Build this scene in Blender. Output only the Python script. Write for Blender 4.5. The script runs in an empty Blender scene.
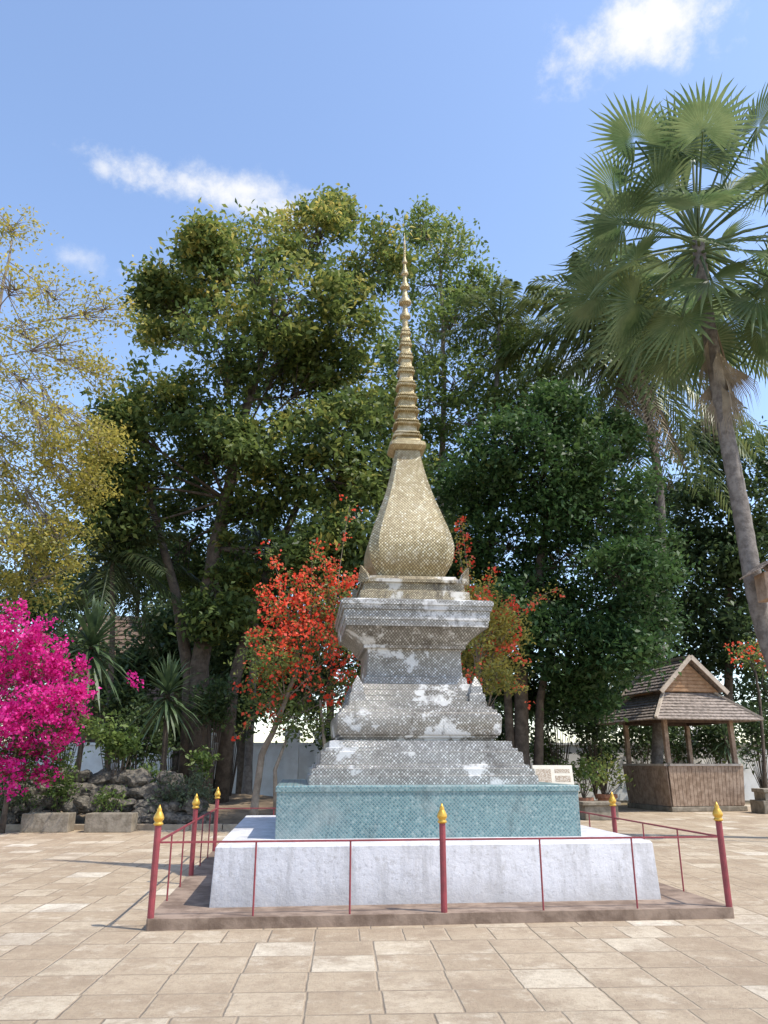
import bpy, bmesh, math, random
import numpy as np
from mathutils import Vector, Matrix, noise as mnoise
random.seed(7); rng = np.random.default_rng(7)
scene = bpy.context.scene; COL = scene.collection
R = math.radians
F = 769.0; TH = R(18); CT, ST = math.cos(TH), math.sin(TH); H = 1.6

def P(px, py, Y):
    u = (512-py)/F; dy = CT-u*ST; dz = ST+u*CT; t = Y/dy
    return Vector(((px-384)/F*t, Y, H+dz*t))
def depth(p): return p[1]*CT+(p[2]-H)*ST

# ---------------------------------------------------------------- object helpers
def tag(o, label=None, cat=None, group=None, kind=None):
    if label: o['label'] = label
    if cat: o['category'] = cat
    if group: o['group'] = group
    if kind: o['kind'] = kind
    return o
def thing(name, label, cat, loc=(0,0,0), rz=0, group=None):
    o = bpy.data.objects.new(name, None); COL.objects.link(o)
    o.location = loc; o.rotation_euler = (0,0,rz); o.empty_display_size = .2
    return tag(o, label, cat, group)

class MB:
    def __init__(s): s.v = []; s.f = []
    def add(s, vs, fs):
        o = len(s.v); s.v += [tuple(v) for v in vs]; s.f += [tuple(i+o for i in f) for f in fs]
    def box(s, c, d, rz=0, M=None):
        x,y,z = d[0]/2,d[1]/2,d[2]/2; ca,sa = math.cos(rz),math.sin(rz); vs=[]
        for i in (-x,x):
            for j in (-y,y):
                for k in (-z,z):
                    vs.append((c[0]+i*ca-j*sa, c[1]+i*sa+j*ca, c[2]+k))
        s.add(vs, [(0,1,3,2),(4,6,7,5),(0,4,5,1),(2,3,7,6),(0,2,6,4),(1,5,7,3)])
    def bar(s, a, b, w, h=None):
        a=Vector(a); b=Vector(b); h=h or w; d=(b-a).normalized()
        up=Vector((0,0,1)) if abs(d.z)<.95 else Vector((1,0,0))
        x=d.cross(up).normalized()*w/2; y=x.cross(d).normalized()*h/2
        s.add([a-x-y,a+x-y,a+x+y,a-x+y,b-x-y,b+x-y,b+x+y,b-x+y],[(0,1,2,3),(7,6,5,4),(0,4,5,1),(1,5,6,2),(2,6,7,3),(3,7,4,0)])
    def loft(s, rings, cap=True):
        n=len(rings[0]); vs=[p for r in rings for p in r]; fs=[]
        for i in range(len(rings)-1):
            for j in range(n):
                k=(j+1)%n; fs.append((i*n+j,i*n+k,(i+1)*n+k,(i+1)*n+j))
        if cap: fs += [tuple(range(n))[::-1], tuple((len(rings)-1)*n+j for j in range(n))]
        s.add(vs, fs)
    def lathe(s, prof, n=16, c=(0,0,0), a0=0):
        s.loft([[(c[0]+r*math.cos(a0+2*math.pi*j/n), c[1]+r*math.sin(a0+2*math.pi*j/n), c[2]+z) for j in range(n)] for r,z in prof])
    def tube(s, pts, rad, n=6):
        pts=[Vector(p) for p in pts]; rings=[]
        for i,p in enumerate(pts):
            d=(pts[min(i+1,len(pts)-1)]-pts[max(i-1,0)])
            d = d.normalized() if d.length>1e-6 else Vector((0,0,1))
            up=Vector((0,1,0)) if abs(d.y)<.9 else Vector((1,0,0))
            x=d.cross(up).normalized(); y=x.cross(d)
            rings.append([p+(x*math.cos(2*math.pi*j/n)+y*math.sin(2*math.pi*j/n))*rad[i] for j in range(n)])
        s.loft(rings)
    def build(s, name, mat, parent=None, origin=(0,0,0), smooth=False, bevel=0, sharp=None):
        me=bpy.data.meshes.new(name)
        me.from_pydata([(v[0]-origin[0],v[1]-origin[1],v[2]-origin[2]) for v in s.v],[],s.f)
        me.materials.append(mat); me.validate()
        bm=bmesh.new(); bm.from_mesh(me); bmesh.ops.recalc_face_normals(bm,faces=bm.faces)
        if sharp:
            for f in bm.faces: f.smooth=True
            for e in bm.edges: e.smooth = len(e.link_faces)==2 and e.calc_face_angle(0)<sharp
        bm.to_mesh(me); bm.free()
        if smooth: me.polygons.foreach_set('use_smooth',[True]*len(me.polygons))
        o=bpy.data.objects.new(name,me); COL.objects.link(o)
        if parent: o.parent=parent
        if bevel:
            b=o.modifiers.new('bevel','BEVEL'); b.width=bevel; b.segments=2; b.limit_method='ANGLE'
        return o

def rrect(w, r, z, k=3):
    pts=[]
    for q,(sx,sy) in enumerate(((1,1),(-1,1),(-1,-1),(1,-1))):
        for i in range(k+1):
            a=q*math.pi/2+i/k*math.pi/2
            pts.append((sx*(w-r)+r*math.cos(a), sy*(w-r)+r*math.sin(a), z))
    return pts

# ---------------------------------------------------------------- materials
class NG:
    def __init__(s, name):
        s.m=bpy.data.materials.new(name); s.m.use_nodes=True; s.t=s.m.node_tree
        s.b=s.t.nodes['Principled BSDF']; s.out=s.t.nodes['Material Output']
    def n(s, typ, ins=None, **kw):
        nd=s.t.nodes.new(typ)
        for k,v in kw.items(): setattr(nd,k,v)
        for k,v in (ins or {}).items(): s.set(nd.inputs[k],v)
        return nd
    def set(s, sock, v):
        if isinstance(v,bpy.types.NodeSocket): s.t.links.new(v,sock)
        elif isinstance(v,(tuple,list)) and sock.type=='RGBA' and len(v)==3: sock.default_value=(*v,1)
        else: sock.default_value=v
    def math(s, op, a, b=None, clamp=False):
        nd=s.t.nodes.new('ShaderNodeMath'); nd.operation=op; nd.use_clamp=clamp
        s.set(nd.inputs[0],a)
        if b is not None: s.set(nd.inputs[1],b)
        return nd.outputs[0]
    def mix(s, f, a, b, mode='MIX'):
        nd=s.t.nodes.new('ShaderNodeMix'); nd.data_type='RGBA'; nd.blend_type=mode
        s.set(nd.inputs[0],f); s.set(nd.inputs[6],a); s.set(nd.inputs[7],b); return nd.outputs[2]
    def obj(s): return s.n('ShaderNodeTexCoord').outputs['Object']
    def noise(s, scale, detail=4, rough=.6, vec=None, w=None):
        nd=s.n('ShaderNodeTexNoise',{'Scale':scale,'Detail':detail,'Roughness':rough})
        if w is not None: nd.noise_dimensions='4D'; s.set(nd.inputs['W'],w)
        s.set(nd.inputs['Vector'],vec or s.obj()); return nd.outputs['Fac']
    def smap(s, v, a, b, c=0., d=1.):
        nd=s.n('ShaderNodeMapRange',{'From Min':a,'From Max':b,'To Min':c,'To Max':d},interpolation_type='SMOOTHSTEP'); s.set(nd.inputs['Value'],v); return nd.outputs[0]
    def ramp(s, f, stops):
        nd=s.n('ShaderNodeValToRGB'); cr=nd.color_ramp
        while len(cr.elements)<len(stops): cr.elements.new(.5)
        for e,(p,c) in zip(cr.elements,stops): e.position=p; e.color=(*c,1)
        s.set(nd.inputs[0],f); return nd.outputs[0]
    def bump(s, h, strength=.3, dist=.02):
        nd=s.n('ShaderNodeBump',{'Strength':strength,'Distance':dist}); s.set(nd.inputs['Height'],h); s.set(s.b.inputs['Normal'],nd.outputs[0])
    def done(s, col, rough=.8, metal=0.):
        s.set(s.b.inputs['Base Color'],col); s.set(s.b.inputs['Roughness'],rough); s.set(s.b.inputs['Metallic'],metal); return s.m
    def translucent(s, c, f):
        tr=s.n('ShaderNodeBsdfTranslucent'); s.set(tr.inputs['Color'],c)
        mx=s.n('ShaderNodeMixShader',{0:f}); s.t.links.new(s.b.outputs[0],mx.inputs[1]); s.t.links.new(tr.outputs[0],mx.inputs[2])
        s.t.links.new(mx.outputs[0],s.out.inputs['Surface'])

def simple(name, a, b, scale=3., rough=.8, bump=.3, dist=.02, metal=0., lo=.35, hi=.65, trans=0):
    g=NG(name); f=g.noise(scale,6,.65); c=g.mix(g.smap(f,lo,hi),a,b)
    if bump: g.bump(g.noise(scale*4,5,.6),bump,dist)
    if trans: g.translucent(c,trans)
    return g.done(c,rough,metal)

def leafmat(name, stops, trans=.45, rough=.5):
    g=NG(name); a=g.n('ShaderNodeAttribute',attribute_name='tint')
    c=g.ramp(a.outputs['Fac'],stops); g.done(c,rough); g.b.inputs['Specular IOR Level'].default_value=.4
    g.translucent(c,trans); return g.m

def mosaic(name, k, stops, grout, weather, stain, wlo, whi, slo, shi, rough=.45, metal=0., wstr=1., sstr=1., off=0., wsc=1.8):
    g=NG(name); tc=g.n('ShaderNodeTexCoord')
    sp=g.n('ShaderNodeSeparateXYZ'); g.set(sp.inputs[0],tc.outputs['Object'])
    sn=g.n('ShaderNodeSeparateXYZ'); g.set(sn.inputs[0],tc.outputs['Normal'])
    side=g.math('GREATER_THAN',g.math('ABSOLUTE',sn.outputs[0]),g.math('MULTIPLY',g.math('ABSOLUTE',sn.outputs[1]),1.1))
    u=g.math('ADD',g.math('MULTIPLY',side,sp.outputs[1]),g.math('MULTIPLY',g.math('SUBTRACT',1.,side),sp.outputs[0])); v=sp.outputs[2]
    p=g.math('MULTIPLY',g.math('ADD',u,v),k); q=g.math('MULTIPLY',g.math('SUBTRACT',u,v),k)
    def edge(x):
        fr=g.math('FRACT',x); return g.math('MINIMUM',fr,g.math('SUBTRACT',1.,fr))
    e=g.math('MINIMUM',edge(p),edge(q)); tile=g.smap(e,.08,.2)
    cb=g.n('ShaderNodeCombineXYZ'); g.set(cb.inputs[0],g.math('FLOOR',p)); g.set(cb.inputs[1],g.math('FLOOR',q))
    wn=g.n('ShaderNodeTexWhiteNoise',noise_dimensions='2D'); g.set(wn.inputs['Vector'],cb.outputs[0])
    c=g.mix(tile,grout,g.ramp(wn.outputs['Value'],stops))
    c=g.mix(g.math('MULTIPLY',g.smap(g.noise(.9,5,.6),.4,.65),.25),c,g.mix(.5,c,weather))
    mw=g.n('ShaderNodeMapping',{'Scale':(1,1,1.3),'Location':(off,off*.7,0)}); g.set(mw.inputs[0],tc.outputs['Object'])
    wm=g.math('MULTIPLY',g.smap(g.noise(wsc,10,.68,mw.outputs[0]),wlo,whi),wstr); c=g.mix(wm,c,weather)
    mp=g.n('ShaderNodeMapping',{'Scale':(2.6,2.6,1.),'Location':(3.1+off,7.7,1.3)}); g.set(mp.inputs[0],tc.outputs['Object'])
    sm=g.math('MULTIPLY',g.smap(g.noise(1.6,10,.76,mp.outputs[0]),slo,shi),sstr); c=g.mix(sm,c,stain)
    g.bump(g.math('ADD',g.math('MULTIPLY',tile,.5),g.noise(14,5,.7)),.5,.015)
    return g.done(c,g.mix(wm,(rough,)*3,(.9,)*3),g.math('MULTIPLY',g.math('SUBTRACT',1.,wm),metal))

# paving
g=NG('paving_stone'); mp=g.n('ShaderNodeMapping',{'Rotation':(0,0,R(-3)),'Location':(.21,.13,0)}); g.set(mp.inputs[0],g.obj())
dn=g.n('ShaderNodeTexNoise',{'Scale':9.,'Detail':8,'Roughness':.75}); g.set(dn.inputs['Vector'],g.obj())
dv=g.n('ShaderNodeVectorMath',operation='MULTIPLY_ADD'); g.set(dv.inputs[0],dn.outputs['Color']); dv.inputs[1].default_value=(.03,.03,0); g.set(dv.inputs[2],mp.outputs[0])
bk=g.n('ShaderNodeTexBrick',{'Color1':(0,0,0),'Color2':(1,1,1),'Mortar':(.5,.5,.5),'Scale':1.,'Mortar Size':.015,'Mortar Smooth':1.,'Brick Width':.54,'Row Height':.55},offset=.03,offset_frequency=3,squash=.8,squash_frequency=5)
g.set(bk.inputs['Vector'],dv.outputs[0])
rnd=g.math('MULTIPLY',bk.outputs['Color'],37.)
tile=g.ramp(bk.outputs['Color'],[(0,(.39,.295,.195)),(.25,(.49,.385,.265)),(.5,(.44,.34,.23)),(.75,(.52,.415,.29)),(.88,(.58,.48,.345)),(1,(.72,.645,.52))])
st=g.smap(g.noise(.45,9,.74),.45,.62); c=g.mix(g.math('MULTIPLY',st,.5),tile,(.29,.205,.13))
st2=g.smap(g.noise(1.6,9,.76,None,rnd),.47,.62); c=g.mix(g.math('MULTIPLY',st2,.55),c,(.28,.20,.13))
lt=g.smap(g.noise(2.4,9,.74,None,g.math('ADD',rnd,11.)),.52,.66); c=g.mix(g.math('MULTIPLY',lt,.6),c,(.66,.565,.43))
fn=g.smap(g.noise(11,8,.8),.42,.66); c=g.mix(g.math('MULTIPLY',fn,.42),c,(.29,.205,.135))
sp2=g.smap(g.noise(38,4,.75),.56,.68); c=g.mix(g.math('MULTIPLY',sp2,.5),c,(.17,.12,.08))
jc=g.mix(g.smap(g.noise(.9,6,.7),.40,.58),(.19,.135,.088),(.42,.33,.235))
c=g.mix(g.math('MULTIPLY',bk.outputs['Fac'],g.smap(g.noise(1.3,6,.7),.3,.65,.3,.85)),c,jc)
g.bump(g.math('SUBTRACT',g.math('MULTIPLY',g.noise(16,9,.78),1.3),bk.outputs['Fac']),.7,.03)
M_pave=g.done(c,.88)

# white lime-washed block
g=NG('lime_wash'); sp=g.n('ShaderNodeSeparateXYZ'); g.set(sp.inputs[0],g.obj())
mp=g.n('ShaderNodeMapping',{'Scale':(3,3,.5)}); g.set(mp.inputs[0],g.obj())
low=g.smap(g.math('ADD',sp.outputs[2],g.math('MULTIPLY',g.noise(2.5,7,.72),.7)),.30,.72,1.,0.)
top=g.smap(g.math('ADD',sp.outputs[2],g.math('MULTIPLY',g.noise(3.5,7,.75),.25)),.68,.76)
c=g.mix(g.math('MULTIPLY',low,.65),(.66,.65,.67),(.38,.355,.33))
c=g.mix(g.math('MULTIPLY',g.smap(g.noise(1.3,9,.72,mp.outputs[0]),.44,.62),.6),c,(.40,.385,.38))
c=g.mix(g.math('MULTIPLY',top,.25),c,(.35,.32,.29))
c=g.mix(g.math('MULTIPLY',g.smap(g.noise(5,9,.78),.54,.66),.5),c,(.36,.335,.31))
c=g.mix(g.math('MULTIPLY',g.smap(g.noise(26,6,.75),.55,.68),.55),c,(.28,.26,.24))
g.bump(g.noise(9,7,.7),.45,.03); M_white=g.done(c,.88)

M_slab=simple('platform_brick',(.15,.10,.07),(.29,.21,.155),3.5,.9,.5)
M_teal=mosaic('teal_mosaic',22,[(0,(.05,.14,.16)),(.5,(.085,.19,.205)),(.8,(.13,.25,.255)),(1,(.26,.35,.34))],(.21,.28,.27),(.30,.34,.32),(.06,.085,.085),.50,.70,.52,.72,.35,sstr=.75,wstr=.7)
M_grey=mosaic('silver_mosaic',22,[(0,(.24,.23,.21)),(.5,(.37,.355,.325)),(.8,(.46,.445,.41)),(1,(.66,.65,.62))],(.13,.115,.095),(.66,.65,.63),(.085,.072,.06),.55,.60,.53,.68,.28,.3,sstr=.75,wstr=.85,wsc=1.5)
M_neck=mosaic('patchy_plaster_mosaic',22,[(0,(.23,.21,.175)),(.5,(.345,.32,.275)),(.8,(.44,.41,.36)),(1,(.64,.62,.58))],(.125,.105,.08),(.68,.67,.645),(.09,.073,.056),.54,.585,.53,.66,.28,.3,sstr=.75,wstr=.88,off=2.3,wsc=1.4)
M_bell=mosaic('gilded_scale_mosaic',20,[(0,(.30,.235,.11)),(.4,(.43,.35,.18)),(.75,(.54,.455,.26)),(1,(.70,.64,.46))],(.14,.10,.05),(.56,.51,.40),(.15,.105,.045),.56,.70,.53,.68,.35,.3,sstr=.65,wstr=.6)
M_gold=mosaic('old_gilding',26,[(0,(.34,.26,.12)),(.5,(.48,.38,.19)),(1,(.64,.55,.34))],(.19,.14,.065),(.56,.50,.37),(.15,.105,.045),.55,.70,.55,.70,.40,.35)
M_dgold=mosaic('dark_gilding',26,[(0,(.20,.15,.075)),(.5,(.32,.25,.13)),(1,(.48,.40,.24))],(.09,.068,.04),(.56,.53,.47),(.07,.052,.032),.53,.60,.50,.64,.45,.25,off=5.)
M_finial=simple('gold_paint',(.72,.43,.07),(.60,.33,.05),8,.35,.1,.01,.5)
M_red=simple('red_paint',(.30,.05,.06),(.21,.04,.045),9,.55,.2,.005)
M_wood=simple('weathered_wood',(.22,.145,.095),(.37,.265,.19),5,.88,.4)
M_darkwood=simple('dark_wood',(.07,.04,.028),(.12,.075,.05),5,.8,.3)
M_gable=simple('gable_wood',(.28,.155,.08),(.38,.23,.13),5,.8,.3)
M_barge=simple('pale_board',(.50,.42,.34),(.38,.31,.245),5,.8,.3)
M_tile=simple('roof_tile',(.15,.12,.10),(.34,.28,.24),9,.9,.5,.02)
M_tile2=simple('brown_roof_tile',(.12,.08,.06),(.21,.145,.11),6,.9,.5,.02)
M_wall=simple('whitewash_wall',(.86,.85,.83),(.74,.72,.69),1.5,.9,.3)
M_rock=simple('dark_rock',(.05,.045,.038),(.19,.165,.13),3,.9,.7,.05)
M_trough=simple('trough_stone',(.17,.14,.10),(.30,.255,.195),5,.9,.5)
M_soil=simple('soil',(.13,.09,.055),(.24,.175,.11),1.5,.95,.5,.05)
M_ground=simple('earth',(.16,.13,.07),(.24,.18,.11),.5,.95,.4,.05)
M_kerb=simple('kerb_stone',(.28,.22,.15),(.40,.32,.23),3,.9,.4)
M_bark=simple('bark_brown',(.06,.045,.033),(.13,.10,.075),4,.95,.7,.04)
M_barkpale=simple('bark_pale',(.17,.135,.10),(.29,.24,.185),4,.95,.6,.03)
M_palmtrunk=simple('palm_trunk_grey',(.12,.10,.087),(.23,.20,.175),5,.95,.6,.03)
M_terra=simple('terracotta',(.30,.13,.07),(.22,.10,.06),6,.8,.3)
M_board=simple('beige_board',(.68,.62,.50),(.60,.54,.43),5,.6,.05)
M_print=simple('faded_print',(.30,.22,.15),(.50,.43,.34),40,.7,.0,lo=.45,hi=.55)
M_metal=simple('dark_metal',(.05,.05,.05),(.08,.08,.08),5,.5,.1)

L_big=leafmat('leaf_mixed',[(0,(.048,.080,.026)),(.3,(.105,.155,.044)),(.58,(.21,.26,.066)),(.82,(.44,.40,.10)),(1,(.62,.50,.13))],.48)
L_light=leafmat('leaf_light',[(0,(.085,.135,.038)),(.5,(.21,.27,.072)),(.85,(.37,.37,.10)),(1,(.54,.45,.13))],.5)
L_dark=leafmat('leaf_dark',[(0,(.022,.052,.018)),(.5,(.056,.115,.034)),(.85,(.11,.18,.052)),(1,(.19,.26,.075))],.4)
L_yellow=leafmat('leaf_yellow',[(0,(.16,.17,.042)),(.4,(.36,.33,.075)),(.75,(.55,.45,.10)),(1,(.64,.50,.12))],.5)
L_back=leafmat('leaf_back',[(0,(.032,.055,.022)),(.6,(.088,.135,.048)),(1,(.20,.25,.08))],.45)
L_shrub=leafmat('leaf_shrub',[(0,(.045,.08,.025)),(.5,(.13,.20,.05)),(1,(.30,.36,.10))])
L_sage=leafmat('leaf_sage',[(0,(.06,.085,.045)),(.5,(.14,.18,.10)),(1,(.25,.29,.17))])
L_pink=leafmat('petal_pink',[(0,(.42,.006,.15)),(.5,(.74,.018,.30)),(1,(.88,.10,.46))],.45)
L_red=leafmat('petal_red',[(0,(.68,.04,.022)),(.5,(.88,.10,.05)),(1,(.94,.25,.13))],.5)
L_fan=simple('palm_leaf_green',(.09,.145,.055),(.21,.26,.11),1.2,.38,0,trans=.44)
L_coco=simple('palm_leaf_olive',(.08,.12,.042),(.19,.21,.07),1.2,.42,0,trans=.4)
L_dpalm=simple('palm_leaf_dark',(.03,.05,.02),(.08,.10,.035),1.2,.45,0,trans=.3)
L_dead=simple('dead_palm_leaf',(.22,.165,.11),(.34,.27,.19),2,.9,0)
L_sword=simple('sword_leaf',(.035,.065,.03),(.10,.15,.065),2,.45,0,trans=.2)

# ---------------------------------------------------------------- leaf meshes
def unit(a): return a/np.maximum(np.linalg.norm(a,axis=1,keepdims=True),1e-9)
def leaves(name, C, size, tint, mat, parent, origin, up=.5, asp=.5):
    N=len(C); C=np.asarray(C)-np.array(origin)[None]
    n=rng.normal(size=(N,3)); n[:,2]=np.abs(n[:,2])+up; n=unit(n)
    a=unit(np.cross(rng.normal(size=(N,3)),n)); a[:,2]-=.25; a=unit(a); b=np.cross(n,a)
    L=np.asarray(size)[:,None]
    v=np.stack([C-a*L*.5, C-a*L*.05+b*L*asp*.5+n*L*.07, C+a*L*.5-n*L*.1, C-a*L*.05-b*L*asp*.5+n*L*.07],axis=1).reshape(-1,3)
    me=bpy.data.meshes.new(name); me.vertices.add(4*N); me.vertices.foreach_set('co',v.ravel().astype(np.float32))
    me.loops.add(4*N); me.loops.foreach_set('vertex_index',np.arange(4*N,dtype=np.int32))
    me.polygons.add(N); me.polygons.foreach_set('loop_start',np.arange(0,4*N,4,dtype=np.int32))
    me.update(calc_edges=True)
    at=me.attributes.new('tint','FLOAT','FACE'); at.data.foreach_set('value',np.clip(tint,0,1).astype(np.float32))
    me.materials.append(mat); o=bpy.data.objects.new(name,me); COL.objects.link(o); o.parent=parent; return o

def bez(a,b,c,n):
    return [a*(1-t)**2+b*2*t*(1-t)+c*t*t for t in [i/n for i in range(n+1)]]

def tree(name,label,cat,Y,path,r0,r1,lobes,per,nl,ls,lm,bark,spread=2.5,sig=.32,bias=0.,flowers=None,fm=None,fs=.1,group=None,twig=.02,limb=.3,asp=.5,stems=None,shell=(.55,1.05),dens=None,fclump=16,sprays=None,hv=.18,yc=0.):
    b0=P(path[0][0],path[0][1],Y); base=Vector((b0.x,Y,0)); root=thing(name,label,cat,base,0,group)
    tp=[base]+[P(px,py,Y) for px,py in path[1:]]
    mb=MB(); fine=[]
    for i in range(len(tp)-1):
        for q in range(4): fine.append(tp[i].lerp(tp[i+1],q/4)+Vector((random.uniform(-1,1),random.uniform(-1,1),0))*r0*.18*(0 if i+q==0 else 1))
    fine.append(tp[-1]); nf=len(fine)
    rad=[r0+(r1-r0)*(i/(nf-1)) for i in range(nf)]; rad[0]*=1.45; rad[1]*=1.12
    mb.tube(fine,rad,10)
    for st in (stems or []):
        s=[Vector((P(st[0][0],st[0][1],Y).x,Y+random.uniform(-.5,.5),0))]+[P(px,py,Y) for px,py in st[1:]]
        mb.tube(s,[r0*.7*(1-.6*i/(len(s)-1)) for i in range(len(s))],8)
    C=[];S=[];T=[]
    zs=[P(x,y,Y).z for x,y,r in lobes]; zmax,zmin=max(zs),min(zs)
    for lx,ly,lr in lobes:
        c=P(lx,ly,Y+random.uniform(-spread,spread)); rr=lr/F*depth(c)
        k=min(nf-1,max(int(nf*.35),int(nf*(.55+.45*(c.z-zmin)/(zmax-zmin+1e-6))*random.uniform(.8,1))))
        s=fine[k]; mid=s.lerp(c,.5)+Vector((0,0,.12*(c-s).length*random.uniform(-.3,1)))
        pts=bez(s,mid,c,5); mb.tube(pts,[max(limb*rad[k]*(1-.75*i/5),twig*1.3) for i in range(6)],6)
        for q in range(per):
            d=Vector(rng.normal(size=3)).normalized(); cc=c+Vector((d.x*rr,d.y*rr*1.1,d.z*rr*.85))*random.uniform(*shell)
            ss=pts[random.choice((3,4,5))]
            mm=ss.lerp(cc,.5)+Vector((0,0,.15*rr*random.uniform(-.5,1)))
            mb.tube(bez(ss,mm,cc,3),[twig*1.4,twig,twig*.7,twig*.35],4)
            m=max(3,int(nl*random.uniform(.5,1.5)*(dens(lx,ly) if dens else 1)))
            sg=sig*random.uniform(.7,1.3); pp=rng.normal(size=(m,3))*np.array([sg,sg,sg*.6])+np.array(cc)
            C.append(pp); S.append(ls*rng.uniform(.6,1.3,m))
            hb=hv*((c.z-zmin)/(zmax-zmin+1e-6)-.5)+.08*d.z+(.3 if random.random()<yc else 0)  # shade painted into leaf tint: lower lobes darker; random clumps yellowing
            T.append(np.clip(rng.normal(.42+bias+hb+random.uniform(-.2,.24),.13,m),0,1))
    FC=[];FS=[];FT=[]
    def fl(cc,m,sg):
        FC.append(rng.normal(size=(m,3))*sg+np.array(cc)); FS.append(fs*rng.uniform(.7,1.35,m)); FT.append(np.clip(rng.normal(.5+random.uniform(-.2,.2),.2,m),0,1))
    for (x0,y0,x1,y1,nf_) in (sprays or []):   # arching flowering canes
        a=P(x0,y0,Y+random.uniform(-.4,.4)); b=P(x1,y1,Y+random.uniform(-1,.6)); mid=a.lerp(b,.55)+Vector((0,0,.35*(b-a).length*random.uniform(.3,1)))
        pts=bez(a,mid,b,12); mb.tube(pts,[.014*(1-.7*i/12) for i in range(13)],4)
        for i in range(3,13):
            m=12; C.append(rng.normal(size=(m,3))*.1+np.array(pts[i])); S.append(ls*rng.uniform(.5,1.1,m)); T.append(np.clip(rng.normal(.5,.16,m),0,1))
            if i>3:
                for q in range(max(1,int(nf_/8/6))): fl(pts[i]+Vector(rng.normal(size=3))*.13,6,fs*.8)
    mb.build('trunk',bark,root,base,smooth=True)
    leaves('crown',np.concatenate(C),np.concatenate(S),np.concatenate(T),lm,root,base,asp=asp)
    if flowers:
        for fx,fy,fr,n in flowers:
            c0=P(fx,fy,Y+random.uniform(-spread,spread)-.3); rr=fr/F*depth(c0)
            for q in range(max(1,n//fclump)):
                d=Vector(rng.normal(size=3)).normalized(); fl(c0+d*rr*random.uniform(.15,1.15),fclump,fs*.9)
        leaves('flowers',np.concatenate(FC),np.concatenate(FS),np.concatenate(FT),fm,root,base,asp=.85,up=.2)
    return root

# ---------------------------------------------------------------- setting
m=MB(); m.add([(-300,-60,-.012),(300,-60,-.012),(300,500,-.012),(-300,500,-.012)],[(0,1,2,3)])
tag(m.build('ground',M_ground),kind='structure')
m=MB(); pv=[(-40,-20),(40,-20),(40,33),(16,33),(8,31.5),(5,28),(1,24),(-3,20.6),(-40,19.8)]
m.add([(x,y,0) for x,y in pv],[tuple(range(len(pv)))]); tag(m.build('pavement',M_pave),kind='structure')
m=MB(); nx,ny=34,16; vs=[]
for j in range(ny+1):
    for i in range(nx+1):
        x=-22+i*26/nx; y0=20.75+ (x+3)*.022 if x<-3 else 20.75+(x+3)*.85
        y=y0+j*14/ny; e=min(j/ny,1-j/ny)*2
        vs.append((x,y,.02+.45*min(1,e*2.2)*(.75+.25*math.sin(x*1.3+y*.9))))
m.add(vs,[(j*(nx+1)+i,j*(nx+1)+i+1,(j+1)*(nx+1)+i+1,(j+1)*(nx+1)+i) for j in range(ny) for i in range(nx)])
tag(m.build('planting_bed',M_soil,smooth=True),kind='structure')
m=MB()
for i in range(24):
    x=-22+i*.8; y=20.6+(x+3)*.021; m.box((x,y,.06),(.78,.16,.13+.02*random.random()),R(1.2))
tag(m.build('kerb',M_kerb,bevel=.012),kind='structure')

# ---------------------------------------------------------------- stupa enclosure
CX,CY,ROT=.377,11.95,R(6)
m=MB(); m.loft([rrect(3.09,.02,-.01),rrect(3.09,.02,.11)])
pl=m.build('platform',M_slab,bevel=.012); pl.location=(CX,CY,0); pl.rotation_euler.z=ROT
tag(pl,'low brown square platform under the stupa and its railing','platform')

def prof(py,half,k):
    w=1.
    for _ in range(30):
        Yf=CY-k*w; u=(512-py)/F; dy=CT-u*ST; t=Yf/dy; z=H+(ST+u*CT)*t; w=half/F*t
    return w,z
def profile(lst,k,z0):
    out=[];zp=z0
    for i,(py,h) in enumerate(lst):
        w,z=prof(py,h,k); z=z0 if i==0 else max(z,zp+.004); zp=z; out.append((w,z))
    return out
def refine(pr,q=4):
    out=[];n=len(pr)-1
    for i in range(n):
        p0,p1,p2,p3=pr[max(i-1,0)],pr[i],pr[i+1],pr[min(i+2,n)]
        for s in range(q):
            t=s/q; out.append(tuple(.5*((2*p1[c])+(p2[c]-p0[c])*t+(2*p0[c]-5*p1[c]+4*p2[c]-p3[c])*t*t+(3*p1[c]-p0[c]-3*p2[c]+p3[c])*t**3) for c in (0,1)))
    return out+[pr[-1]]
stupa=thing('stupa','tall weathered stupa with teal mosaic plinth, grey tiers, gilded bell and thin gold spire','stupa',(CX,CY,.11),ROT)
O=(0,0,.11)
def part(name,pr,mat,r=.015,rk=None,sharp=R(32),k=2,bevel=0):
    m=MB(); m.loft([rrect(w,(rk*w if rk else min(r,w*.4)),z,k) for w,z in pr]); return m.build(name,mat,stupa,O,bevel=bevel,sharp=sharp)
b=part('base_block',[(2.535,.11),(2.51,.70),(2.49,.725)],M_white); tag(b,'whitewashed lowest block with grimy foot')
pt=part('plinth',[(1.88,.725),(1.88,1.25),(1.895,1.255),(1.895,1.31),(1.885,1.322)],M_teal); tag(pt,'teal mosaic plinth')
p1=profile([(788,117),(776,116),(775,113.5),(769,113),(768,108.5),(765,108),(764,103.5),(752,102),(751,98),(748,97.5),(747.5,93),(741,92),(740.5,87)],1,1.322)
part('stepped_tiers',p1,M_grey)
p2=profile([(739.8,76),(738,76.5),(737.5,79.5),(735.5,79.8),(734.5,82),(731,83),(717,83.6),(713,82.4),(712,79.5),(709,79),(708.5,75),(706,74.5)],1,p1[-1][1]); part('cushion_moulding',p2,M_neck,sharp=R(30))
p3=profile([(705,70.5),(701,70),(700.5,66),(696,65.5),(695.5,62),(690,61),(689.5,57),(684,56),(683.5,52.5),(677,51.5),(676.5,48.5),(671,47.8),(655,46.8),(649,47.5),(648.5,51),(645,51.5),(644,53),(637,57.5),(631,63.5),(627,67.5),(626.5,70)],1,p2[-1][1]); part('neck',p3,M_neck)
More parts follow.
